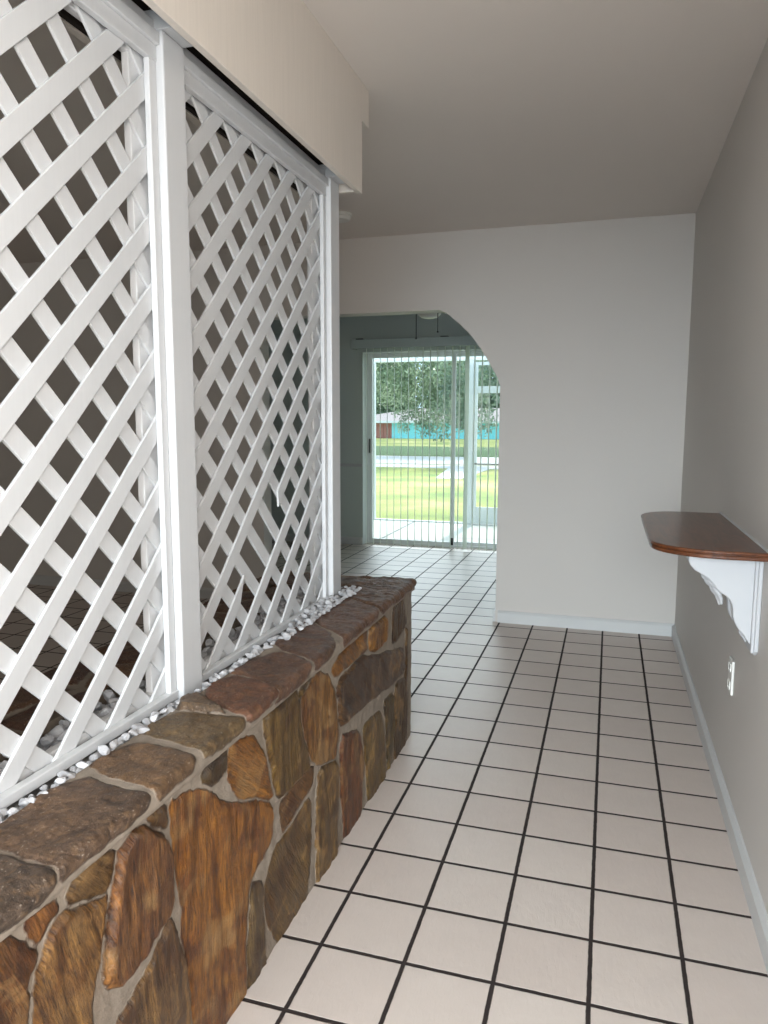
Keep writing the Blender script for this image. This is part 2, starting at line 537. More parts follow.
# ------------------------------------------------------------------ the stone planter
STONES = [
    (0, [(-0.188,-8.254),(-0.233,-7.955),(-0.006,-7.751),(0.072,-7.74),(0.186,-7.842),(0.303,-7.817),(0.629,-7.876),(0.184,-8.365)], (99,63,27), 20),
    (0, [(-0.2,-7.621),(-0.189,-7.564),(-0.093,-7.539),(-0.042,-7.705),(-0.085,-7.745),(-0.235,-7.762),(-0.219,-7.696)], (119,77,38), 20),
    (0, [(-0.207,-7.361),(-0.241,-7.213),(-0.235,-7.061),(-0.182,-6.932),(-0.023,-6.931),(0.05,-7.039),(-0.056,-7.369),(-0.109,-7.414)], (97,73,44), 40),
    (0, [(0.101,-6.997),(0.253,-7.041),(0.456,-7.111),(0.601,-7.208),(0.778,-7.242),(1.274,-7.254),(0.799,-7.768),(0.203,-7.715),(0.061,-7.642),(-0.05,-7.579),(-0.007,-7.372)], (119,86,47), 15),
    (0, [(-0.197,-6.702),(-0.163,-6.517),(0.039,-6.294),(0.241,-6.248),(0.459,-6.222),(0.641,-6.246),(0.731,-6.325),(0.815,-6.646),(0.86,-6.878),(0.832,-7.018),(0.711,-7.068),(0.483,-7.074),(0.134,-6.983),(-0.122,-6.884)], (103,66,29), 0),
    (0, [(-0.245,-6.459),(-0.204,-6.242),(-0.025,-6.222),(-0.143,-6.433)], (104,80,47), 0),
    (0, [(-0.192,-6.186),(-0.08,-5.781),(0.097,-5.447),(0.229,-5.34),(0.382,-5.128),(0.597,-4.657),(0.747,-4.349),(0.931,-4.203),(1.246,-4.24),(1.334,-4.569),(1.504,-4.81),(1.94,-4.875),(2.66,-4.91),(2.66,-5.202),(2.66,-5.572),(2.66,-5.921),(1.688,-5.942),(1.149,-6.029),(0.811,-6.042),(0.488,-6.088),(0.155,-6.131)], (126,80,25), 0),
    (0, [(0.852,-6.244),(0.99,-6.192),(1.231,-6.067),(1.651,-5.994),(2.037,-5.982),(2.66,-5.972),(1.537,-6.97),(1.209,-6.96),(1.152,-6.746),(1.034,-6.499)], (91,65,36), 5),
    (0, [(1.498,-4.741),(1.647,-4.464),(2.66,-4.453),(2.66,-4.517),(2.66,-4.705),(2.66,-4.869),(1.927,-4.828)], (84,65,39), 0),
    (0, [(-0.244,-5.096),(-0.127,-4.649),(0.153,-4.405),(0.539,-4.273),(0.754,-4.222),(0.565,-4.632),(0.321,-5.021),(0.075,-5.174),(-0.128,-5.164)], (127,82,30), 50),
    (0, [(-0.209,-5.563),(-0.22,-5.216),(-0.055,-5.208),(-0.037,-5.505),(-0.144,-5.642)], (71,54,26), 0),
    (0, [(-0.245,-4.358),(-0.195,-3.92),(-0.216,-3.494),(-0.061,-3.409),(0.265,-3.357),(0.639,-3.241),(0.897,-3.168),(0.878,-3.706),(0.822,-4.067),(0.511,-4.161),(-0.027,-4.319)], (89,66,27), 0),
    (0, [(0.969,-2.987),(1.153,-3.025),(1.251,-3.447),(1.311,-3.933),(0.959,-3.99),(0.939,-3.59)], (101,68,33), 45),
    (0, [(1.335,-3.107),(1.914,-3.098),(2.66,-3.285),(2.66,-3.545),(2.66,-4.089),(2.002,-4.419),(1.678,-4.377),(1.428,-4.185),(1.387,-3.59)], (97,73,38), 30),
    (0, [(-0.218,-2.805),(-0.033,-2.434),(0.281,-2.187),(0.933,-2.11),(1.206,-2.202),(1.077,-2.682),(0.89,-2.951),(0.545,-3.217),(0.118,-3.375),(-0.084,-3.335)], (113,77,35), 0),
    (0, [(1.259,-2.158),(1.953,-2.169),(2.66,-2.261),(2.66,-2.786),(2.66,-2.936),(1.614,-2.923),(1.082,-2.798)], (97,73,39), 0),
    (0, [(-0.197,-2.024),(-0.245,-0.853),(0.072,-0.825),(0.019,-2.183),(-0.101,-2.294)], (119,78,30), 50),
    (0, [(-0.212,-0.688),(-0.175,0.194),(0.214,0.198),(0.202,-0.506),(0.083,-0.687)], (124,84,34), 0),
    (0, [(0.171,-2.147),(0.114,-1.091),(0.266,-0.607),(0.471,0.258),(0.67,1.26),(1.125,1.406),(1.115,0.624),(0.942,-0.606),(0.84,-1.96),(0.64,-2.1)], (76,51,26), 55),
    (0, [(-0.237,0.605),(-0.245,1.24),(0.271,1.552),(0.409,0.991),(0.352,0.553)], (79,56,27), 0),
    (0, [(0.282,1.455),(1.181,1.574),(2.66,1.575),(2.66,0.769),(1.558,0.569),(1.217,0.813),(1.301,1.479)], (75,54,29), 0),
    (0, [(1.013,-1.998),(1.241,-1.228),(1.766,-1.056),(2.66,-1.099),(2.66,-1.863),(1.787,-1.991)], (92,54,28), 0),
    (0, [(1.258,-1.023),(1.333,-0.122),(1.977,0.067),(2.66,0.133),(2.66,-0.756),(1.674,-0.95)], (97,76,41), 10),
    (0, [(1.301,0.086),(1.292,0.579),(1.971,0.795),(2.66,0.327),(1.811,0.218)], (76,61,34), 0),
    (0, [(-0.191,-3.39),(-0.239,-3.019),(-0.1,-3.335),(-0.095,-3.454)], (88,71,37), 20),
    (1, [(-1.163,-7.653),(-0.948,-7.525),(-0.393,-7.577),(-0.344,-7.662),(-0.331,-7.881),(-0.34,-8.047),(-0.358,-8.348),(-0.362,-8.588),(-0.972,-8.323)], (77,65,55), 90),
    (1, [(-1.55,-7.506),(-1.309,-7.157),(-1.282,-6.673),(-1.133,-6.419),(-0.843,-6.492),(-0.364,-6.514),(-0.346,-6.754),(-0.349,-6.989),(-0.364,-7.319),(-0.349,-7.541),(-0.671,-7.513),(-1.013,-7.458)], (90,73,59), 90),
    (1, [(-1.244,-6.231),(-1.245,-5.967),(-1.154,-5.71),(-0.811,-5.719),(-0.36,-5.8),(-0.349,-6.396),(-0.394,-6.429),(-1.007,-6.346)], (102,81,60), 90),
    (1, [(-1.324,-5.427),(-1.243,-5.152),(-1.177,-4.974),(-0.373,-4.856),(-0.347,-5.058),(-0.357,-5.663),(-0.388,-5.674),(-1.108,-5.548)], (96,81,58), 90),
    (1, [(-1.336,-4.688),(-1.14,-4.539),(-0.651,-4.863),(-0.902,-4.899),(-1.211,-4.92)], (92,77,61), 90),
    (1, [(-1.259,-4.171),(-1.129,-3.861),(-0.742,-3.876),(-0.365,-4.162),(-0.356,-4.838),(-0.715,-4.748),(-1.145,-4.51)], (99,69,52), 90),
    (1, [(-1.257,-3.772),(-1.248,-3.227),(-1.025,-2.818),(-0.694,-2.929),(-0.337,-3.247),(-0.313,-3.558),(-0.326,-3.918),(-0.333,-4.338),(-0.371,-4.097),(-0.778,-3.836),(-1.104,-3.76)], (94,71,58), 90),
    (1, [(-1.283,-2.488),(-1.392,-1.866),(-1.293,-1.212),(-0.808,-1.736),(-0.362,-2.386),(-0.314,-2.944),(-0.348,-3.062),(-0.968,-2.756)], (88,67,56), 90),
    (1, [(-1.301,-1.154),(-1.298,-0.583),(-1.255,0.281),(-0.326,-0.427),(-0.324,-1.385),(-0.329,-2.066),(-0.786,-1.675)], (90,67,54), 90),
    (1, [(-1.305,0.419),(-1.912,2.08),(-1.037,2.258),(-0.37,2.126),(-0.334,1.101),(-0.328,-0.298),(-0.873,-0.038)], (86,63,48), 90),
]

TOPZ, EDGE, V0, V1 = 3.05, -0.45, -10.55, 1.90

def sdf_poly(P, poly):
    """Signed distance (inside > 0) from each point in P to a polygon."""
    poly = np.array(poly, float)
    n = len(poly)
    d = np.full(len(P), 1e9)
    inside = np.zeros(len(P), bool)
    for i in range(n):
        a, b = poly[i], poly[(i + 1) % n]
        e = b - a
        w = P - a
        t = np.clip((w @ e) / max(e @ e, 1e-9), 0, 1)
        q = w - t[:, None] * e
        d = np.minimum(d, (q * q).sum(1))
        c = ((a[1] <= P[:, 1]) & (b[1] > P[:, 1])) | ((b[1] <= P[:, 1]) & (a[1] > P[:, 1]))
        with np.errstate(divide='ignore', invalid='ignore'):
            xi = a[0] + (P[:, 1] - a[1]) / (b[1] - a[1]) * (b[0] - a[0])
        inside ^= c & (P[:, 0] < xi)
    d = np.sqrt(d)
    return np.where(inside, d, -d)

def chaikin(poly, n=1):
    for _ in range(n):
        out = []
        for i in range(len(poly)):
            a, b = poly[i], poly[(i + 1) % len(poly)]
            out += [(a[0] * .88 + b[0] * .12, a[1] * .88 + b[1] * .12), (a[0] * .12 + b[0] * .88, a[1] * .12 + b[1] * .88)]
        poly = out
    return poly

def vnoise(P, scale, seed=0):
    return np.array([noise.noise((x * scale + seed * 7.3, y * scale - seed * 3.1, seed * 1.7)) for x, y in P])

def voronoi_cells(u0, u1, v0, v1, su, sv, seed, joint):
    """Random stones: a signed-distance function over jittered seeds."""
    rnd = random.Random(seed)
    pts = []
    v = v0 - sv
    while v < v1 + sv:
        u = u0 - su
        while u < u1 + su:
            pts.append((u + rnd.uniform(-.38, .38) * su, v + rnd.uniform(-.38, .38) * sv))
            u += su
        v += sv
    pts = np.array(pts)
    asp = np.array([1 / su, 1 / sv])
    def f(P):
        D = np.sqrt((((P[:, None, :] - pts[None]) * asp) ** 2).sum(2))
        idx = np.argsort(D, 1)[:, :2]
        d1 = D[np.arange(len(P)), idx[:, 0]]
        d2 = D[np.arange(len(P)), idx[:, 1]]
        return (d2 - d1) * 0.5 * min(su, sv) - joint, idx[:, 0]
    return f

PAL = [(118, 72, 34), (96, 64, 36), (142, 92, 44), (88, 58, 34), (130, 76, 32)]
PALC = [(92, 70, 56), (100, 74, 56), (86, 64, 54), (104, 80, 60)]

def stone_sheet(name, parent, u0, u1, v0, v1, step, place, polys, vor, mat, coping, relief, back):
    """A sheet of stones in mortar. place(u, v) -> (point, outward normal)."""
    nu, nv = int(round((u1 - u0) / step)) + 1, int(round((v1 - v0) / step)) + 1
    us, vs = np.linspace(u0, u1, nu), np.linspace(v0, v1, nv)
    G = np.stack(np.meshgrid(us, vs, indexing='ij'), -1).reshape(-1, 2)
    Gw = G + 0.03 * np.stack([vnoise(G, 3.1, 1), vnoise(G, 3.1, 2)], 1) + 0.016 * np.stack([vnoise(G, 9.0, 3), vnoise(G, 9.0, 4)], 1)
    best = np.full(len(G), -1e9)
    second = np.full(len(G), -1e9)
    colr = np.zeros((len(G), 4))
    colr[:, 3] = 1
    grain = np.zeros((len(G), 3))
    sid = np.full(len(G), -1)
    jobs = []
    for k, (poly, rgb, ang) in enumerate(polys):
        jobs.append((sdf_poly(Gw, chaikin(poly)) + (0.012 if coping else 0.032), rgb, ang, k))
    if vor is not None:
        fn, vmax = vor
        d, idx = fn(Gw)
        d = np.where(G[:, 1] < vmax, np.minimum(d, (vmax - G[:, 1])), -1e6)
        for c in np.unique(idx):
            rr = random.Random(int(c) * 13 + 5)
            jobs.append((np.where(idx == c, d, -1e6), rr.choice(PALC if coping else PAL), 90 if coping else rr.choice((0, 10, 40, 60)), 100 + int(c)))
    hs = np.zeros(len(G))
    for d, rgb, ang, k in jobs:
        take = d > best
        second = np.maximum(second, np.minimum(d, best))
        best = np.where(take, d, best)
        sid[take] = k
        colr[take, :] = lin(rgb)
        a = math.radians(ang)
        gu = (G[:, 1] * math.cos(a) - G[:, 0] * math.sin(a)) + k * 3.7
        gv = (G[:, 1] * math.sin(a) + G[:, 0] * math.cos(a)) + k * 1.9
        grain[take] = np.stack([gu, gv, np.full(len(G), k * 0.77)], 1)[take]
        rr = random.Random(k + 11)
        tilt = (rr.uniform(-.015, .015), rr.uniform(-.015, .015), rr.uniform(0, .016))
        c = G[take].mean(0) if take.any() else (0, 0)
        hs[take] = (tilt[2] + tilt[0] * (G[:, 0] - c[0]) + tilt[1] * (G[:, 1] - c[1]))[take]
    best = np.minimum(best, (best - second) * 0.5 - 0.014)
    edge = np.clip(best / 0.04, 0, 1)
    edge = edge * edge * (3 - 2 * edge)
    if coping:
        rough = 0.020 * vnoise(G, 4, 4) + 0.014 * vnoise(G, 11, 5)
    else:
        rough = 0.022 * vnoise(grain[:, :2] * np.array([5.0, 0.9]), 1.0, 4) + 0.014 * vnoise(grain[:, :2] * np.array([12.0, 2.5]), 1.0, 6) + 0.014 * vnoise(G, 3.0, 5)
    mort = 0.012 * vnoise(G, 7, 9)
    H = mort * (1 - edge) + edge * (relief + hs + rough)
    verts = []
    for (u, v), h in zip(G, H):
        p, n = place(u, v)
        verts.append(((p[0] + n[0] * h) * U, (p[1] + n[1] * h) * U, (p[2] + n[2] * h) * U))
    off = root_loc(parent)
    verts = [(a - off.x, b - off.y, c - off.z) for a, b, c in verts]
    faces = []
    for i in range(nu - 1):
        for j in range(nv - 1):
            a = i * nv + j
            f = (a, a + 1, a + nv + 1, a + nv)
            faces.append(f[::-1] if back else f)
    me = bpy.data.meshes.new(name)
    me.from_pydata(verts, [], faces)
    at = me.attributes.new('stone_colour', 'FLOAT_COLOR', 'POINT')
    at.data.foreach_set('color', colr.astype(np.float32).ravel())
    at = me.attributes.new('edge_distance', 'FLOAT', 'POINT')
    at.data.foreach_set('value', np.clip(best, -0.3, 0.3).astype(np.float32))
    at = me.attributes.new('grain', 'FLOAT_VECTOR', 'POINT')
    at.data.foreach_set('vector', grain.astype(np.float32).ravel())
    return link(name, me, mat, parent, smooth=True)

planter = thing('stone_planter', 'low flagstone planter wall with rough brown and amber stones in grey mortar', 'planter', (-1.8, -4.2, 0))
SPLIT = EDGE + 0.19
RF = 0.055
def wrap(u, v):
    """Across the top from the bed, over the rounded front edge and down the face."""
    e = u - EDGE
    if e < -RF: return (u, v, TOPZ), (0, 0, 1)
    if e > RF:
        lift = 0.005 if u < SPLIT - 0.02 else -0.05
        return (EDGE + lift, v, TOPZ - e), (1, 0, 0)
    a = (e + RF) / (2 * RF) * math.pi / 2
    return (EDGE + 0.005 * math.sin(a) - RF + RF * math.sin(a), v, TOPZ - RF + RF * math.cos(a)), (math.sin(a), 0, math.cos(a))
coping_polys = [(p, c, g) for k, p, c, g in STONES if k == 1]
face_polys = [(p, c, g) for k, p, c, g in STONES if k == 0]
stone_sheet('coping', planter, -1.25, SPLIT, V0, V1, 0.024, wrap, coping_polys,
            (voronoi_cells(-1.3, -0.2, V0, -8.4, 1.1, 0.9, 3, 0.05), -8.5), M['coping'], True, 0.025, True)
stone_sheet('stone_facing', planter, SPLIT - 0.03, 2.62, V0, V1, 0.02, wrap, face_polys,
            (voronoi_cells(-0.2, 2.6, V0, -8.3, 0.9, 0.8, 4, 0.05), -8.35), M['stone'], False, 0.024, True)
# far end face, stones of the same kind
stone_sheet('end_facing', planter, -0.02, 3.05, -3.3, -0.52, 0.04, lambda u, v: ((v, V1 - 0.09, TOPZ - 0.01 - u), (0, 1, 0)), [],
            (voronoi_cells(0, 3.05, -3.3, -0.4, 0.8, 0.7, 8, 0.05), 9), M['stone'], False, 0.05, False)
# stone top at the far end and along the rear
stone_sheet('end_coping', planter, -3.3, -1.23, 0.62, V1, 0.04, lambda u, v: ((u, v, TOPZ), (0, 0, 1)), [],
            (voronoi_cells(-3.3, -1.3, 0.6, V1, 0.9, 0.8, 9, 0.04), 9), M['coping'], True, 0.03, True)
stone_sheet('rear_coping', planter, -3.3, -2.3, V0, 0.64, 0.045, lambda u, v: ((u, v, TOPZ - 0.01), (0, 0, 1)), [],
            (voronoi_cells(-3.3, -2.3, V0, 0.6, 0.9, 0.9, 10, 0.04), 9), M['coping'], True, 0.03, True)
bm = bmesh.new()
box(bm, -3.3, EDGE - 0.17, V0, V1 - 0.14, 0, 2.74)
box(bm, -3.3, -2.3, V0, V1 - 0.14, 2.74, 3.03)
box(bm, -1.25, EDGE - 0.08, V0, V1 - 0.14, 2.74, 3.02)
box(bm, -2.3, -1.36, 0.6, V1 - 0.14, 2.74, 3.03)
obj('core', bm, M['mortar'], planter)

# ------------------------------------------------------------------ posts and lattice
def post(label, y0, y1):
    bm = bmesh.new()
    box(bm, -1.86, -1.43, y0, y1, 2.80, 9.92, 0.018)
    o = thing('post', label, 'post', (-1.645, (y0 + y1) / 2, 2.9))
    obj('shaft', bm, M['post'], o)
    bm = bmesh.new()
    box(bm, -1.86, -1.20, y0, y1, 9.92, 10.12, 0.008)
    obj('head_block', bm, M['post'], o)
    return o
post('thick white square post between the two lattice panels', -4.45, -4.05)
post('white square post at the far end of the lattice, by the opening', 0.18, 0.57)

def clip(poly, f):
    out = []
    for i in range(len(poly)):
        a, b = poly[i], poly[(i + 1) % len(poly)]
        fa, fb = f(a), f(b)
        if fa >= 0: out.append(a)
        if (fa >= 0) != (fb >= 0):
            t = fa / (fa - fb)
            out.append((a[0] + t * (b[0] - a[0]), a[1] + t * (b[1] - a[1])))
    return out

S = 0.96
def lath(bm, c, sgn, y0, y1, z0, z1, xa, xb, w=0.254, rnd=None, cut=None):
    """One slat z = c + sgn*S*(y+4.4), clipped to the panel."""
    c = c + (rnd.uniform(-.012, .012) if rnd else 0)
    j = rnd.uniform(-.010, .010) if rnd else 0
    f = lambda y: c + sgn * (S + j) * (y + 4.4)
    a, b = y0 - 1, y1 + 1
    poly = [(a, f(a) - w / 2), (b, f(b) - w / 2), (b, f(b) + w / 2), (a, f(a) + w / 2)]
    for g in (lambda p: p[0] - y0, lambda p: y1 - p[0], lambda p: p[1] - z0, lambda p: z1 - p[1]):
        poly = clip(poly, g)
        if len(poly) < 3: return
    parts = [poly]
    if cut:
        ya, yb = cut
        parts = [clip(poly, lambda p: ya + 0.35 * (p[1] - f(ya)) - p[0]), clip(poly, lambda p: p[0] - yb + 0.1 * (p[1] - f(yb)))]
    for q in parts:
        if len(q) >= 3:
            area2 = abs(sum(q[i][0] * q[(i + 1) % len(q)][1] - q[(i + 1) % len(q)][0] * q[i][1] for i in range(len(q))))
            if area2 > 0.004:
                prism(bm, q, 'x', xa, xb, 0.006)

def lattice_panel(label, y0, y1, front, back, broken, seed, near_stile):
    rnd = random.Random(seed)
    root = thing('lattice_panel', label, 'lattice', (-1.62, (y0 + y1) / 2, 3.0))
    zb, zt = 2.99, 9.78
    bm = bmesh.new()
    for c in back:
        lath(bm, c, -1, y0 + .02, y1 - .02, zb, zt, -1.645, -1.612, rnd=rnd)
    for c in front:
        lath(bm, c, 1, y0 + .02, y1 - .02, zb, zt, -1.610, -1.578, rnd=rnd, cut=broken if broken and abs(c - 2.255) < 1e-3 else None)
    obj('lattice_slats', bm, M['lath'], root)
    X0, X1 = -1.577, -1.50
    def strip(name, *a):
        obj(name, boxbm(*a, 0.010), M['post'], root)
    strip('stile', -1.576, -1.51, y1 - .13, y1 - .012, zb, 9.62)
    strip('stile', -1.576, -1.51, y0 + .012, y0 + .10, zb, 9.62)
    strip('top_rail', X0, X1, y0 + .005, y1 - .005, 9.62, 9.77)
    strip('top_rail', X0, X1 + .04, y0 + .005, y1 - .005, 9.77, 9.89)
    strip('header_board', -1.74, -1.52, y0 + .005, y1 - .005, 9.89, 10.02)
    strip('bottom_rail', X0, X1 + .01, y0 + .005, y1 - .005, 2.98, 3.075)
    strip('rear_stile', -1.73, -1.647, y1 - .27, y1 - .005, zb, 9.78)
    strip('rear_stile', -1.73, -1.647, y0 + .005, y0 + .30, zb, 9.78)
    strip('rear_rail', -1.73, -1.647, y0 + .005, y1 - .005, 9.62, 9.80)
    strip('rear_rail', -1.73, -1.647, y0 + .005, y1 - .005, 2.98, 3.12)
    return root
lattice_panel('white diagonal lattice panel nearest the viewer, left of the thick post', -9.4, -4.45,
              [10.19 - .682 * k for k in range(-9, 11)], [8.06 + .686 * k for k in range(-16, 4)], None, 2, False)
lattice_panel('white diagonal lattice panel with a snapped slat, between the two posts', -4.05, 0.18,
              [8.375 - .68 * k for k in range(-3, 15)], [11.195 + .68 * k for k in range(-13, 6)], (-2.76, -1.62), 4, True)

# ------------------------------------------------------------------ pebbles in the bed
def pebble_mesh(k):
    rr = random.Random(100 + k)
    bm = bmesh.new()
    bmesh.ops.create_icosphere(bm, subdivisions=2, radius=1.0)
    sx, sy, sz = rr.uniform(.8, 1.25), rr.uniform(.65, 1.0), rr.uniform(.5, .75)
    cuts = [Vector((rr.uniform(-1, 1), rr.uniform(-1, 1), rr.uniform(-1, 1))).normalized() for _ in range(9)]
    for v in bm.verts:
        p = v.co.copy()
        for c in cuts:
            d = p.dot(c) - 0.58
            if d > 0: p -= c * d
        p *= 1 + 0.12 * noise.noise(p * 1.8 + Vector((k * 5, 0, 0)))
        v.co = Vector((p.x * sx, p.y * sy, p.z * sz))
    bmesh.ops.scale(bm, vec=(U * .1,) * 3, verts=bm.verts)
    me = bpy.data.meshes.new('pebble')
    bm.to_mesh(me)
    bm.free()
    for q in me.polygons: q.use_smooth = False
    me.materials.append(M['pebble'])
    return me
PM = [pebble_mesh(k) for k in range(10)]
rnd = random.Random(77)
BED = 2.85
def bed_top(x, y):
    """Height of the pebble bed: heaped up a little towards the far post."""
    t = max(0.0, min(1.0, (y + 2.2) / 1.6))
    return 2.945 + 0.09 * t * t
# the mass of small chips nobody could count
V, F = [], []
for k in range(3600):
    front = k % 2 == 0
    x = rnd.uniform(-1.41, -1.355) if front else rnd.uniform(-2.19, -1.83)
    y = rnd.uniform(-8.2, 0.48)
    s = rnd.uniform(.38, .72)
    z = bed_top(x, y) - rnd.uniform(.0, .05)
    if any(-1.96 < x < -1.34 and a < y < b for a, b in ((-4.58, -3.97), (.04, .64))): continue
    me = PM[rnd.randrange(len(PM))]
    R = Matrix.Rotation(rnd.uniform(0, 6.28), 3, 'Z') @ Matrix.Rotation(rnd.uniform(-.6, .6), 3, 'X')
    b0 = len(V)
    for v in me.vertices: V.append(tuple(R @ v.co * s + Vector((x, y, z)) * U))
    for q in me.polygons: F.append(tuple(b0 + i for i in q.vertices))
me = bpy.data.meshes.new('pebble_bed')
me.from_pydata(V, [], F)
o = link('pebble_bed', me, M['pebble'])
tag(o, 'bed of small white marble chips filling the planter round the lattice foot', 'pebbles', None, 'stuff')
bm = bmesh.new()
box(bm, -2.29, -1.26, V0 + .02, 0.6, 2.742, 2.80)
o = obj('soil', bm, M['gravel'])
tag(o, 'dark soil under the white pebbles in the planter', 'soil', None, 'stuff')
spots = []
def scatter(n, x0, x1, y0, y1, smin, smax, label, group):
    made = tries = 0
    while made < n and tries < 60000:
        tries += 1
        y, s = y0 + (y1 - y0) * rnd.random(), rnd.uniform(smin, smax)
        x = rnd.uniform(x0, x1)
        if x1 > -1.3 and y > -1.6: x = rnd.uniform(-1.47, x1 - .01)
        if any(abs(y - b) < .4 and (x - a) ** 2 + (y - b) ** 2 < (.085 * (s + t)) ** 2 for a, b, t in spots): continue
        if any(-1.88 - .1 * s < x < -1.42 + .1 * s and a - .1 * s - .05 < y < b + .1 * s for a, b in ((-4.45, -4.05), (.18, .57))): continue
        spots.append((x, y, s))
        o = bpy.data.objects.new('pebble', PM[rnd.randrange(len(PM))])
        COL.objects.link(o)
        z = bed_top(x, y) + (0.045 if x < -1.30 else 0.045 + min(1, (x + 1.30) / .06) * .085) + 0.022 * s
        if x > -1.25: z = 3.088 + 0.03 * s
        o.location = (x * U, y * U, z * U)
        o.rotation_euler = (rnd.uniform(-.35, .35), rnd.uniform(-.35, .35), rnd.uniform(0, 6.28))
        o.scale = (s, s, s)
        tag(o, label, 'pebble', group)
        made += 1
scatter(170, -1.42, -1.235, -7.6, 0.78, .45, .92, 'white marble pebble lying between the lattice foot and the brown coping stones', 'white pebbles in front of the lattice')
scatter(45, -1.42, -1.13, -2.4, 0.78, .45, .85, 'white marble pebble lying between the lattice foot and the brown coping stones', 'white pebbles in front of the lattice')
scatter(85, -2.20, -1.80, -7.4, 0.5, .75, 1.2, 'white marble pebble lying in the planter bed behind the lattice', 'white pebbles behind the lattice')

# ------------------------------------------------------------------ wall shelf on its corbel
shelf = thing('wall_shelf', 'varnished brown wooden shelf with rounded ends on a white scrolled wall bracket', 'shelf', (4.95, 0.75, 4.43))
def shelf_outline(inset):
    x0, x1, y0, y1 = 3.56 + inset, 4.945, -1.36 + inset, 2.92 - inset
    pts = [(x1, y0), (4.55, y0)]
    n = 14
    rx, ry = 4.55 - x0, 0.86
    for k in range(1, n + 1):
        a = k / n * math.pi / 2
        pts.append((4.55 - rx * math.sin(a) ** 0.9, y0 + ry * (1 - math.cos(a) ** 0.9 if k < n else 1)))
    ry = 0.75
    for k in range(n + 1):
        a = k / n * math.pi / 2
        pts.append((4.2 - (4.2 - x0) * math.cos(a), y1 - ry * (1 - math.sin(a))))
    pts.append((x1, y1))
    return pts
bm = bmesh.new()
prism(bm, shelf_outline(0.0), 'z', 4.382, 4.43, 0.02)
prism(bm, shelf_outline(0.03), 'z', 4.372, 4.39)
prism(bm, shelf_outline(0.012), 'z', 4.318, 4.376, 0.022)
obj('shelf_board', bm, M['wood'], shelf)
bm = bmesh.new()
tube(bm, [(4.938, -1.34, 4.435), (4.938, 2.92, 4.435)], 0.022, 8)
o = obj('caulk_bead', bm, M['trim'], shelf)
prof = [(4.05, 4.318), (4.055, 4.20), (4.085, 4.14), (4.14, 4.08), (4.21, 4.04), (4.28, 4.0), (4.33, 3.96), (4.38, 3.90), (4.43, 3.83), (4.48, 3.79), (4.54, 3.755),
        (4.585, 3.71), (4.615, 3.65), (4.63, 3.58), (4.635, 3.49), (4.655, 3.42), (4.69, 3.35), (4.735, 3.29), (4.79, 3.23), (4.84, 3.15), (4.88, 3.10), (4.90, 4.318)]
brk = bpy.data.objects.new('bracket', bpy.data.meshes.new('bracket'))
bm = bmesh.new()
prism(bm, prof, 'y', -0.90, -0.74, 0.02)
prism(bm, prof, 'y', -0.46, -0.30, 0.02)
ins = [(x + 0.05 if x < 4.88 else x, z + (0.05 if z < 4.2 else 0)) for x, z in prof]
prism(bm, ins, 'y', -0.75, -0.45)
brk = obj('bracket', bm, M['trim'], shelf)
bm = bmesh.new()
box(bm, 4.86, 4.90, -0.97, -0.23, 3.03, 4.318, 0.012)
prism(bm, [(-1.00, 4.318), (-1.00, 3.06), (-0.93, 3.0), (-0.27, 3.0), (-0.20, 3.06), (-0.20, 4.318)], 'x', 4.895, 4.948, 0.015)
obj('back_plate', bm, M['trim'], brk)
# carved acanthus leaf running down the front of the bracket
for nm, sl in (('carved_leaf', slice(0, 5)), ('carved_drop', slice(5, 8))):
  bm = bmesh.new()
  for k, (x, z, r, tx) in enumerate([(4.33, 3.93, .075, .5), (4.38, 3.86, .085, .6), (4.43, 3.77, .085, .9), (4.475, 3.69, .07, 1.2), (4.495, 3.63, .055, 1.4), (4.79, 3.19, .035, 1.0), (4.83, 3.14, .035, 1.0), (4.86, 3.09, .03, 1.0)][sl]):
    for s in (-1, 0, 1):
        mt = Matrix.Translation((x + .015 * abs(s), -0.60 + s * r * 1.1, z + .02 * abs(s))) @ Matrix.Rotation(tx, 4, 'Y') @ Matrix.Rotation(s * .5, 4, 'Z') @ Matrix.Diagonal((r * 1.25, r * .62, r * .5, 1))
        bmesh.ops.create_uvsphere(bm, u_segments=14, v_segments=8, radius=1.0, matrix=mt)
  obj(nm, bm, M['trim'], brk, smooth=True)

# ------------------------------------------------------------------ socket on the right wall
out = thing('wall_outlet', 'small white electrical outlet low on the right wall below the shelf', 'outlet', (4.95, 0.82, 1.83))
bm = bmesh.new()
box(bm, 4.915, 4.95, 0.66, 0.98, 1.86, 2.40, 0.012)
obj('cover_plate', bm, M['plastic'], out)
for z in (1.99, 2.27):
    bm = bmesh.new()
    box(bm, 4.905, 4.92, 0.73, 0.89, z - .07, z + .07, 0.02)
    so = obj('socket', bm, M['plastic'], out)
    bm = bmesh.new()
    for dy in (-.035, .035): box(bm, 4.902, 4.908, 0.81 + dy - .006, 0.81 + dy + .006, z - .02, z + .04)
    obj('slots', bm, M['slot'], so)

# ------------------------------------------------------------------ smoke detector
sm = thing('smoke_detector', 'round white smoke detector on the ceiling above the far post', 'smoke detector', (-4.12, 7.9, ZC))
bm = bmesh.new()
lathe(bm, [(.30, 0.0), (.30, -.05), (.275, -.06)], (-4.12, 7.9, ZC))
obj('mounting_plate', bm, M['plastic'], sm)
bm = bmesh.new()
lathe(bm, [(.265, -.05), (.265, -.10), (.235, -.165), (.12, -.18), (.03, -.182)], (-4.12, 7.9, ZC))
obj('cover', bm, M['plastic'], sm, smooth=False)

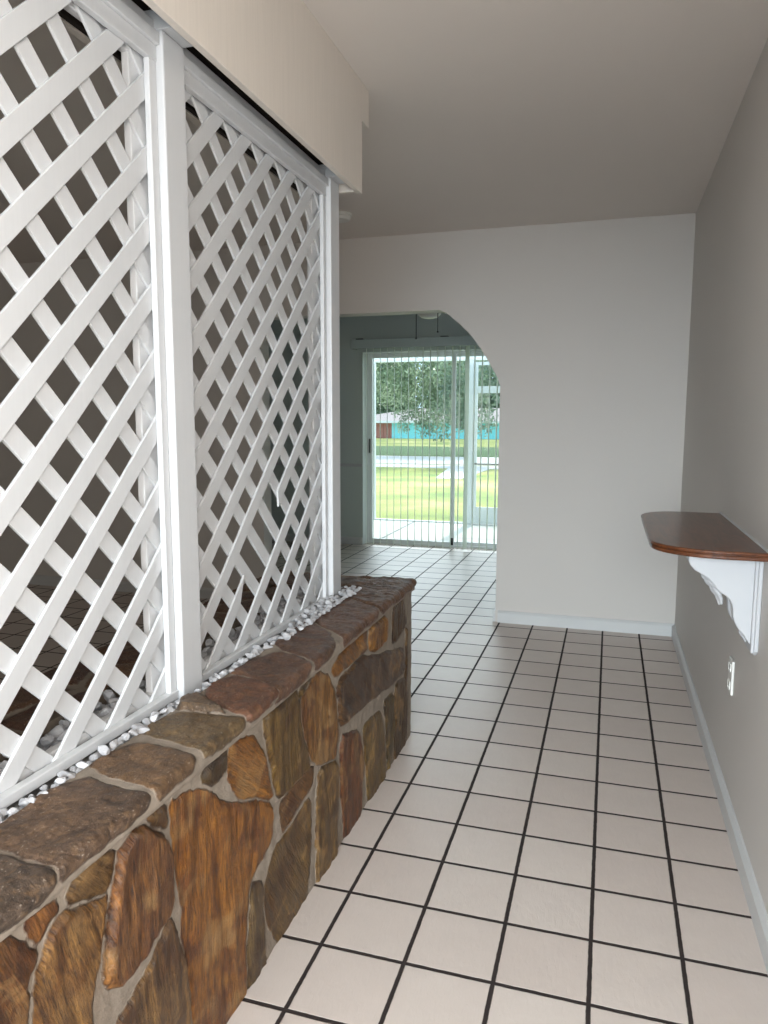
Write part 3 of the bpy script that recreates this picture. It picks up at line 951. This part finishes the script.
# ------------------------------------------------------------------ patio door
def frame_rect(bm, x0, x1, y0, y1, z0, z1, w, wt=None, bev=.012):
    wt = wt or w
    box(bm, x0, x0 + w, y0, y1, z0, z1, bev)
    box(bm, x1 - w, x1, y0, y1, z0, z1, bev)
    box(bm, x0 + w, x1 - w, y0, y1, z1 - wt, z1, bev)
    box(bm, x0 + w, x1 - w, y0, y1, z0, z0 + wt, bev)
door = bpy.data.objects.new('door_1', None)
COL.objects.link(door)
door.location = Vector((-4, YD + .3, 0)) * U
door['kind'] = 'structure'
bm = bmesh.new()
box(bm, -8.50, -8.47, YD - .02, YD + .62, 0.0, 9.35, .008)
box(bm, 0.37, 0.40, YD - .02, YD + .62, 0.0, 9.35, .008)
box(bm, -8.47, 0.37, YD - .02, YD + .62, 9.32, 9.35, .008)
obj('jamb_lining', bm, M['frame_white'], door)
FY0 = YD + .60
bm = bmesh.new()
frame_rect(bm, -8.49, 0.39, FY0, FY0 + .40, 0.0, 9.34, .10, .09)
box(bm, -8.4, .3, FY0 + .18, FY0 + .22, .08, .14)
obj('frame', bm, M['alu'], door)
for nm, x0, x1, y0 in (('sliding_panel', -8.40, -4.06, FY0 + .03), ('fixed_panel', -4.3, 0.30, FY0 + .22)):
    bm = bmesh.new()
    frame_rect(bm, x0, x1, y0, y0 + .14, 0.09, 9.25, .19, .15)
    pn = obj(nm, bm, M['alu'], door)
    obj('glass_pane', boxbm(x0 + .17, x1 - .17, y0 + .06, y0 + .08, .22, 9.12), M['glass'], pn)
    if nm == 'sliding_panel':
        bm = bmesh.new()
        box(bm, -8.35, -8.30, y0 - .08, y0 + .01, 4.5, 5.2, .015)
        obj('handle', bm, M['metal_dark'], pn)
        bm = bmesh.new()
        box(bm, -4.23, -4.08, y0 - .05, y0 + .02, .10, .45, .01)
        obj('floor_bolt', bm, M['metal_dark'], pn)

# ------------------------------------------------------------------ vertical blind
bl = thing('vertical_blind', 'long vertical blind with open white slats in front of the patio door', 'blind', (-4, YD - .4, 9.5))
bm = bmesh.new()
box(bm, -8.85, 1.4, YD - .72, YD - .62, 9.44, 9.86, .015)
box(bm, -8.85, -8.75, YD - .62, YD, 9.44, 9.86, .015)
box(bm, 1.3, 1.4, YD - .62, YD, 9.44, 9.86, .015)
box(bm, -8.75, 1.3, YD - .62, YD, 9.80, 9.86)
va = obj('valance', bm, M['valance'], bl)
for bx in (-8.4, -4.35):
    bm = bmesh.new()
    box(bm, bx - .18, bx + .18, YD - .73, YD - .45, 9.855, 9.90, .01)
    obj('clip', bm, M['metal_dark'], va)
bm = bmesh.new()
box(bm, -8.7, 1.2, YD - .48, YD - .30, 9.5, 9.66, .01)
obj('headrail', bm, M['alu'], bl)
rnd = random.Random(9)
VY = YD - .39
xs = []
x = -8.15
while x < 1.0:
    xs.append(x)
    x += .345
def vane(x, ang, w=.42):
    bm = bmesh.new()
    n = 5
    A, B = [], []
    for i in range(n):
        t = (i / (n - 1) - .5)
        bow = .02 * (1 - 4 * t * t)
        for z, L in ((.10, A), (9.48, B)):
            L.append((t * w, bow, z))
    vv = []
    for side in (0, .008):
        vv.append([[bm.verts.new((p[0], p[1] + side, p[2])) for p in L] for L in (A, B)])
    for s in (0, 1):
        for i in range(n - 1):
            bm.faces.new((vv[s][0][i], vv[s][0][i + 1], vv[s][1][i + 1], vv[s][1][i]))
    for L in (0, 1):
        for i in range(n - 1):
            bm.faces.new((vv[0][L][i], vv[0][L][i + 1], vv[1][L][i + 1], vv[1][L][i]))
    for i in (0, n - 1):
        bm.faces.new((vv[0][0][i], vv[0][1][i], vv[1][1][i], vv[1][0][i]))
    bmesh.ops.rotate(bm, matrix=Matrix.Rotation(ang, 3, 'Z'), verts=bm.verts, cent=(0, 0, 0))
    bmesh.ops.translate(bm, vec=(x, VY, 0), verts=bm.verts)
    obj('slat', bm, M['vane'], bl)
for k, x in enumerate(xs):
    ang = math.pi / 2 + math.radians(17 + rnd.uniform(-2, 2))
    if abs(x + 3.22) < .18: ang = math.pi / 2 - math.radians(16)
    vane(x, ang)
bm = bmesh.new()
for dy in (-.2, .2):
    pts = []
    for a, b in zip(xs, xs[1:]):
        for t in (0, .25, .5, .75):
            pts.append((a + (b - a) * t - dy * .3, VY + dy, .17 - .05 * math.sin(math.pi * t)))
    tube(bm, pts, .012, 5)
obj('spacer_chain', bm, M['plastic'], bl)

# ------------------------------------------------------------------ ceiling fan in the back room
FX, FY, FZ = -3.62, 16.0, 9.86
fan = thing('ceiling_fan', 'white ceiling fan with a glass light bowl and two pull chains beyond the opening', 'ceiling fan', (FX, FY, ZC))
bm = bmesh.new()
lathe(bm, [(.32, 11.55), (.30, 11.40), (.16, 11.28), (.06, 11.26)], (FX, FY, 0), 24)
tube(bm, [(FX, FY, 11.3), (FX, FY, 11.0)], .06, 12)
obj('downrod', bm, M['plastic'], fan)
bm = bmesh.new()
lathe(bm, [(.2, 11.05), (.5, 10.98), (.58, 10.8), (.5, 10.62), (.3, 10.55), (.3, 10.3), (.5, 10.26), (.5, 10.2)], (FX, FY, 0), 28)
obj('motor_housing', bm, M['plastic'], fan, smooth=False)
bm = bmesh.new()
lathe(bm, [(.42, 10.22), (.46, 10.12), (.42, 10.0), (.30, 9.90), (.14, 9.86), (.02, 9.85)], (FX, FY, 0), 28)
obj('light_bowl', bm, M['plastic'], fan, smooth=True)
for k in range(5):
    a = k * 2 * math.pi / 5 + .3
    bm = bmesh.new()
    prism(bm, [(.95, -.25), (2.7, -.32), (2.9, -.2), (2.9, .2), (2.7, .32), (.95, .25)], 'z', -.02, .02)
    bmesh.ops.rotate(bm, matrix=Matrix.Rotation(.2, 3, 'X'), verts=bm.verts, cent=(0, 0, 0))
    n0 = len(bm.verts)
    box(bm, .45, 1.15, -.05, .05, .0, .05)
    bmesh.ops.rotate(bm, matrix=Matrix.Rotation(a, 3, 'Z'), verts=bm.verts, cent=(0, 0, 0))
    bmesh.ops.translate(bm, vec=(FX, FY, 10.78), verts=bm.verts)
    obj('blade', bm, M['plastic'], fan)
for dx, z1 in ((-.42, 9.12), (.40, 9.33)):
    bm = bmesh.new()
    tube(bm, [(FX + dx, FY - .32, 10.2), (FX + dx, FY - .32, z1)], .018, 6)
    bmesh.ops.create_uvsphere(bm, u_segments=8, v_segments=6, radius=.04, matrix=Matrix.Translation((FX + dx, FY - .32, z1)))
    obj('pull_chain', bm, M['metal_dark'], fan)

# ------------------------------------------------------------------ outdoors
GZ = -0.6
struct('lawn', boxbm(-260, 200, YD + 1.0, 460, GZ - .5, GZ), M['lawn'])
struct('patio_slab', boxbm(-14, 6, YD + 1.0, 33.4, GZ, -0.2), M['concrete'])
bm = bmesh.new()
box(bm, -260, 200, 92, 99, GZ - .1, GZ + .06)
box(bm, -260, 200, 101, 126, GZ - .1, GZ + .06)
struct('road', bm, M['road'])
struct('roadside_grass', boxbm(-260, 200, 128, 180, GZ - .1, GZ + .08), M['verge'])
bm = bmesh.new()
prism(bm, [(-16.5, 73), (-13.5, 73), (-13.0, 92), (-19.0, 92)], 'z', GZ - .1, GZ + .05)
struct('driveway', bm, M['road'])
bm = bmesh.new()
prism(bm, [(YD + .9, 10.9), (29.6, 10.35), (29.6, 10.6), (YD + .9, 11.6)], 'x', -24, 9)
struct('sun_block_eave', bm, M['frame_white'])  # unseen deep eave, shaped to keep the sun out of the back room

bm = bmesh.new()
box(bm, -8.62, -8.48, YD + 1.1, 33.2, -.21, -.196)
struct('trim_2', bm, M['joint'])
pf = thing('porch_frame', 'white screened porch frame standing at the edge of the concrete patio', 'porch frame', (-8, 33.1, -.2))
def pp(name, x0, x1, z0, z1, y0=32.95, y1=33.2):
    obj(name, boxbm(x0, x1, y0, y1, z0, z1, .012), M['frame_white'], pf)
pp('post', -11.42, -11.18, -.2, 9.7)
pp('post', -5.22, -4.98, -.2, 9.7)
pp('post', 0.6, 0.85, -.2, 9.7)
pp('beam', -13.5, 4.5, 9.7, 9.98)
pp('sill', -11.2, -5.2, -.2, -.12)
sdoor = thing('screen_door', 'white aluminium screen door with a kick panel and a dark push bar', 'door', (-2.2, 33.1, -.2))
bm = bmesh.new()
frame_rect(bm, -4.97, -0.2, 32.98, 33.14, -.17, 9.6, .26, .2)
box(bm, -4.71, -.46, 32.98, 33.14, 7.75, 8.16, .012)
box(bm, -4.71, -.46, 33.0, 33.1, -.0, .86, .012)
obj('door_frame', bm, M['frame_white'], sdoor)
bm = bmesh.new()
tube(bm, [(-4.8, 32.9, 3.5), (-.4, 32.9, 3.5)], .035, 8)
for xx in (-4.8, -.4): tube(bm, [(xx, 32.9, 3.5), (xx, 32.99, 3.5)], .03, 6)
obj('push_bar', bm, M['metal_dark'], sdoor)

# the house across the street
hs = thing('house', 'long turquoise house with a pale low roof across the street', 'house', (-62, 285, GZ))
obj('walls', boxbm(-80.6, -14, 272, 310, GZ, 5.6), M['teal'], hs)
bm = bmesh.new()
box(bm, -100, -80.6, 272.5, 310, GZ, 5.6)
obj('garage', bm, M['brickred'], hs)
bm = bmesh.new()
for k in range(5):
    box(bm, -86.6 + k * 1.25, -85.55 + k * 1.25, 272.3, 272.6, GZ + .2, 4.6, .05)
obj('garage_door', bm, M['brickred'], hs)
bm = bmesh.new()
box(bm, -103, -12, 269.6, 269.9, 5.5, 6.4)
box(bm, -103, -12, 269.9, 272.5, 5.5, 5.6)
obj('fascia', bm, M['frame_white'], hs)
bm = bmesh.new()
e = [bm.verts.new(p) for p in ((-103, 269.6, 6.4), (-12, 269.6, 6.4), (-12, 313, 6.4), (-103, 313, 6.4))]
r = [bm.verts.new(p) for p in ((-76, 291, 11.6), (-34, 291, 11.6))]
bm.faces.new((e[0], e[1], r[1], r[0])); bm.faces.new((e[1], e[2], r[1])); bm.faces.new((e[2], e[3], r[0], r[1])); bm.faces.new((e[3], e[0], r[0])); bm.faces.new((e[3], e[2], e[1], e[0]))
obj('roof', bm, M['roof'], hs)

def foliage(name, parent, mat, blobs, seed):
    """Leafy twigs as small bent quads filling ellipsoids: (centre, radii, count, leaf size)."""
    rs = np.random.RandomState(seed)
    V, F = [], []
    off = root_loc(parent)
    for c, r, n, s in blobs:
        d = rs.normal(size=(n, 3))
        d /= np.linalg.norm(d, axis=1)[:, None]
        p = d * (rs.uniform(0.15, 1, n) ** 0.45)[:, None] * np.array(r) + np.array(c)
        p += rs.normal(size=(n, 3)) * s * .8
        for k in range(n):
            a = rs.normal(size=3); a /= np.linalg.norm(a)
            b = np.cross(a, rs.normal(size=3)); b /= np.linalg.norm(b)
            q = np.cross(a, b)
            L, W = s * rs.uniform(.7, 1.4), s * rs.uniform(.35, .6)
            i0 = len(V)
            for t, w, h in ((-L, 0, 0), (0, -W, .25 * W), (L, 0, 0), (0, W, .25 * W)):
                V.append(tuple((p[k] + a * t + b * w + q * h) * U - np.array(off)))
            F.append((i0, i0 + 1, i0 + 2, i0 + 3))
    me = bpy.data.meshes.new(name)
    me.from_pydata(V, [], F)
    return link(name, me, mat, parent)

def trunk(parent, pts, r):
    bm = bmesh.new()
    tube(bm, pts, r, 10)
    obj('trunk', bm, M['bark'], parent, smooth=True)

t = thing('oak_tree', 'large oak with drooping pale green foliage hanging in front of the turquoise house', 'tree', (-23, 132, GZ))
trunk(t, [(-23.4, 132, GZ), (-23.5, 132, 5), (-24.2, 131, 11), (-28, 130, 18)], [1.1, .9, .8, .4])
foliage('foliage', t, M['leaf'], [
    ((-40, 128, 15), (6, 6, 6.5), 1900, .42), ((-33, 130, 16), (7, 7, 7), 2300, .42), ((-26, 130, 16), (7, 7, 7), 2300, .42),
    ((-30.5, 128, 9.5), (5, 4, 5), 1200, .36), ((-28, 127, 6), (3.2, 3, 4), 620, .32), ((-35, 127, 8.6), (3.0, 3, 2.5), 420, .32),
    ((-31.5, 127, 5), (1.6, 2, 2.4), 200, .28), ((-35.2, 126, 5.2), (1.4, 1.5, 1.6), 130, .26), ((-24.5, 128, 8), (2.5, 3, 3.4), 420, .34), ((-24.2, 128, 5.5), (1.5, 2, 1.5), 110, .3)], 3)
t = thing('tree', 'dark leafy tree right of the oak, behind the screen door', 'tree', (-16, 100, GZ))
trunk(t, [(-11, 100, GZ), (-11, 100, 8), (-13, 100, 14)], [.8, .7, .4])
foliage('foliage', t, M['leaf2'], [((-17, 100, 14), (6, 6, 7), 2100, .36), ((-19.2, 99, 9), (3.0, 3, 4.5), 900, .32), ((-16, 99, 6.5), (3, 3, 2.5), 500, .3)], 5)
for k, (x, y, z, rx, rz, lab) in enumerate([
        (-101, 336, 24, 14, 25, 'broad dark tree behind the garage end of the turquoise house'),
        (-74, 352, 27, 15, 27, 'tall tree behind the left part of the turquoise roof'),
        (-47, 336, 25, 14, 26, 'tall tree behind the middle of the turquoise house'),
        (-20, 352, 26, 14, 26, 'tall tree behind the right end of the turquoise house')]):
    t = thing('tree', lab, 'tree', (x, y, GZ))
    trunk(t, [(x, y, GZ), (x, y, z * .5), (x + 1, y, z)], [1.6, 1.3, .6])
    foliage('foliage', t, M['leaf3'], [((x, y, z), (rx, 7, rz), 3600, 1.5), ((x, y, z * .6), (rx, 6, z * .6), 1800, 1.2)], 20 + k)
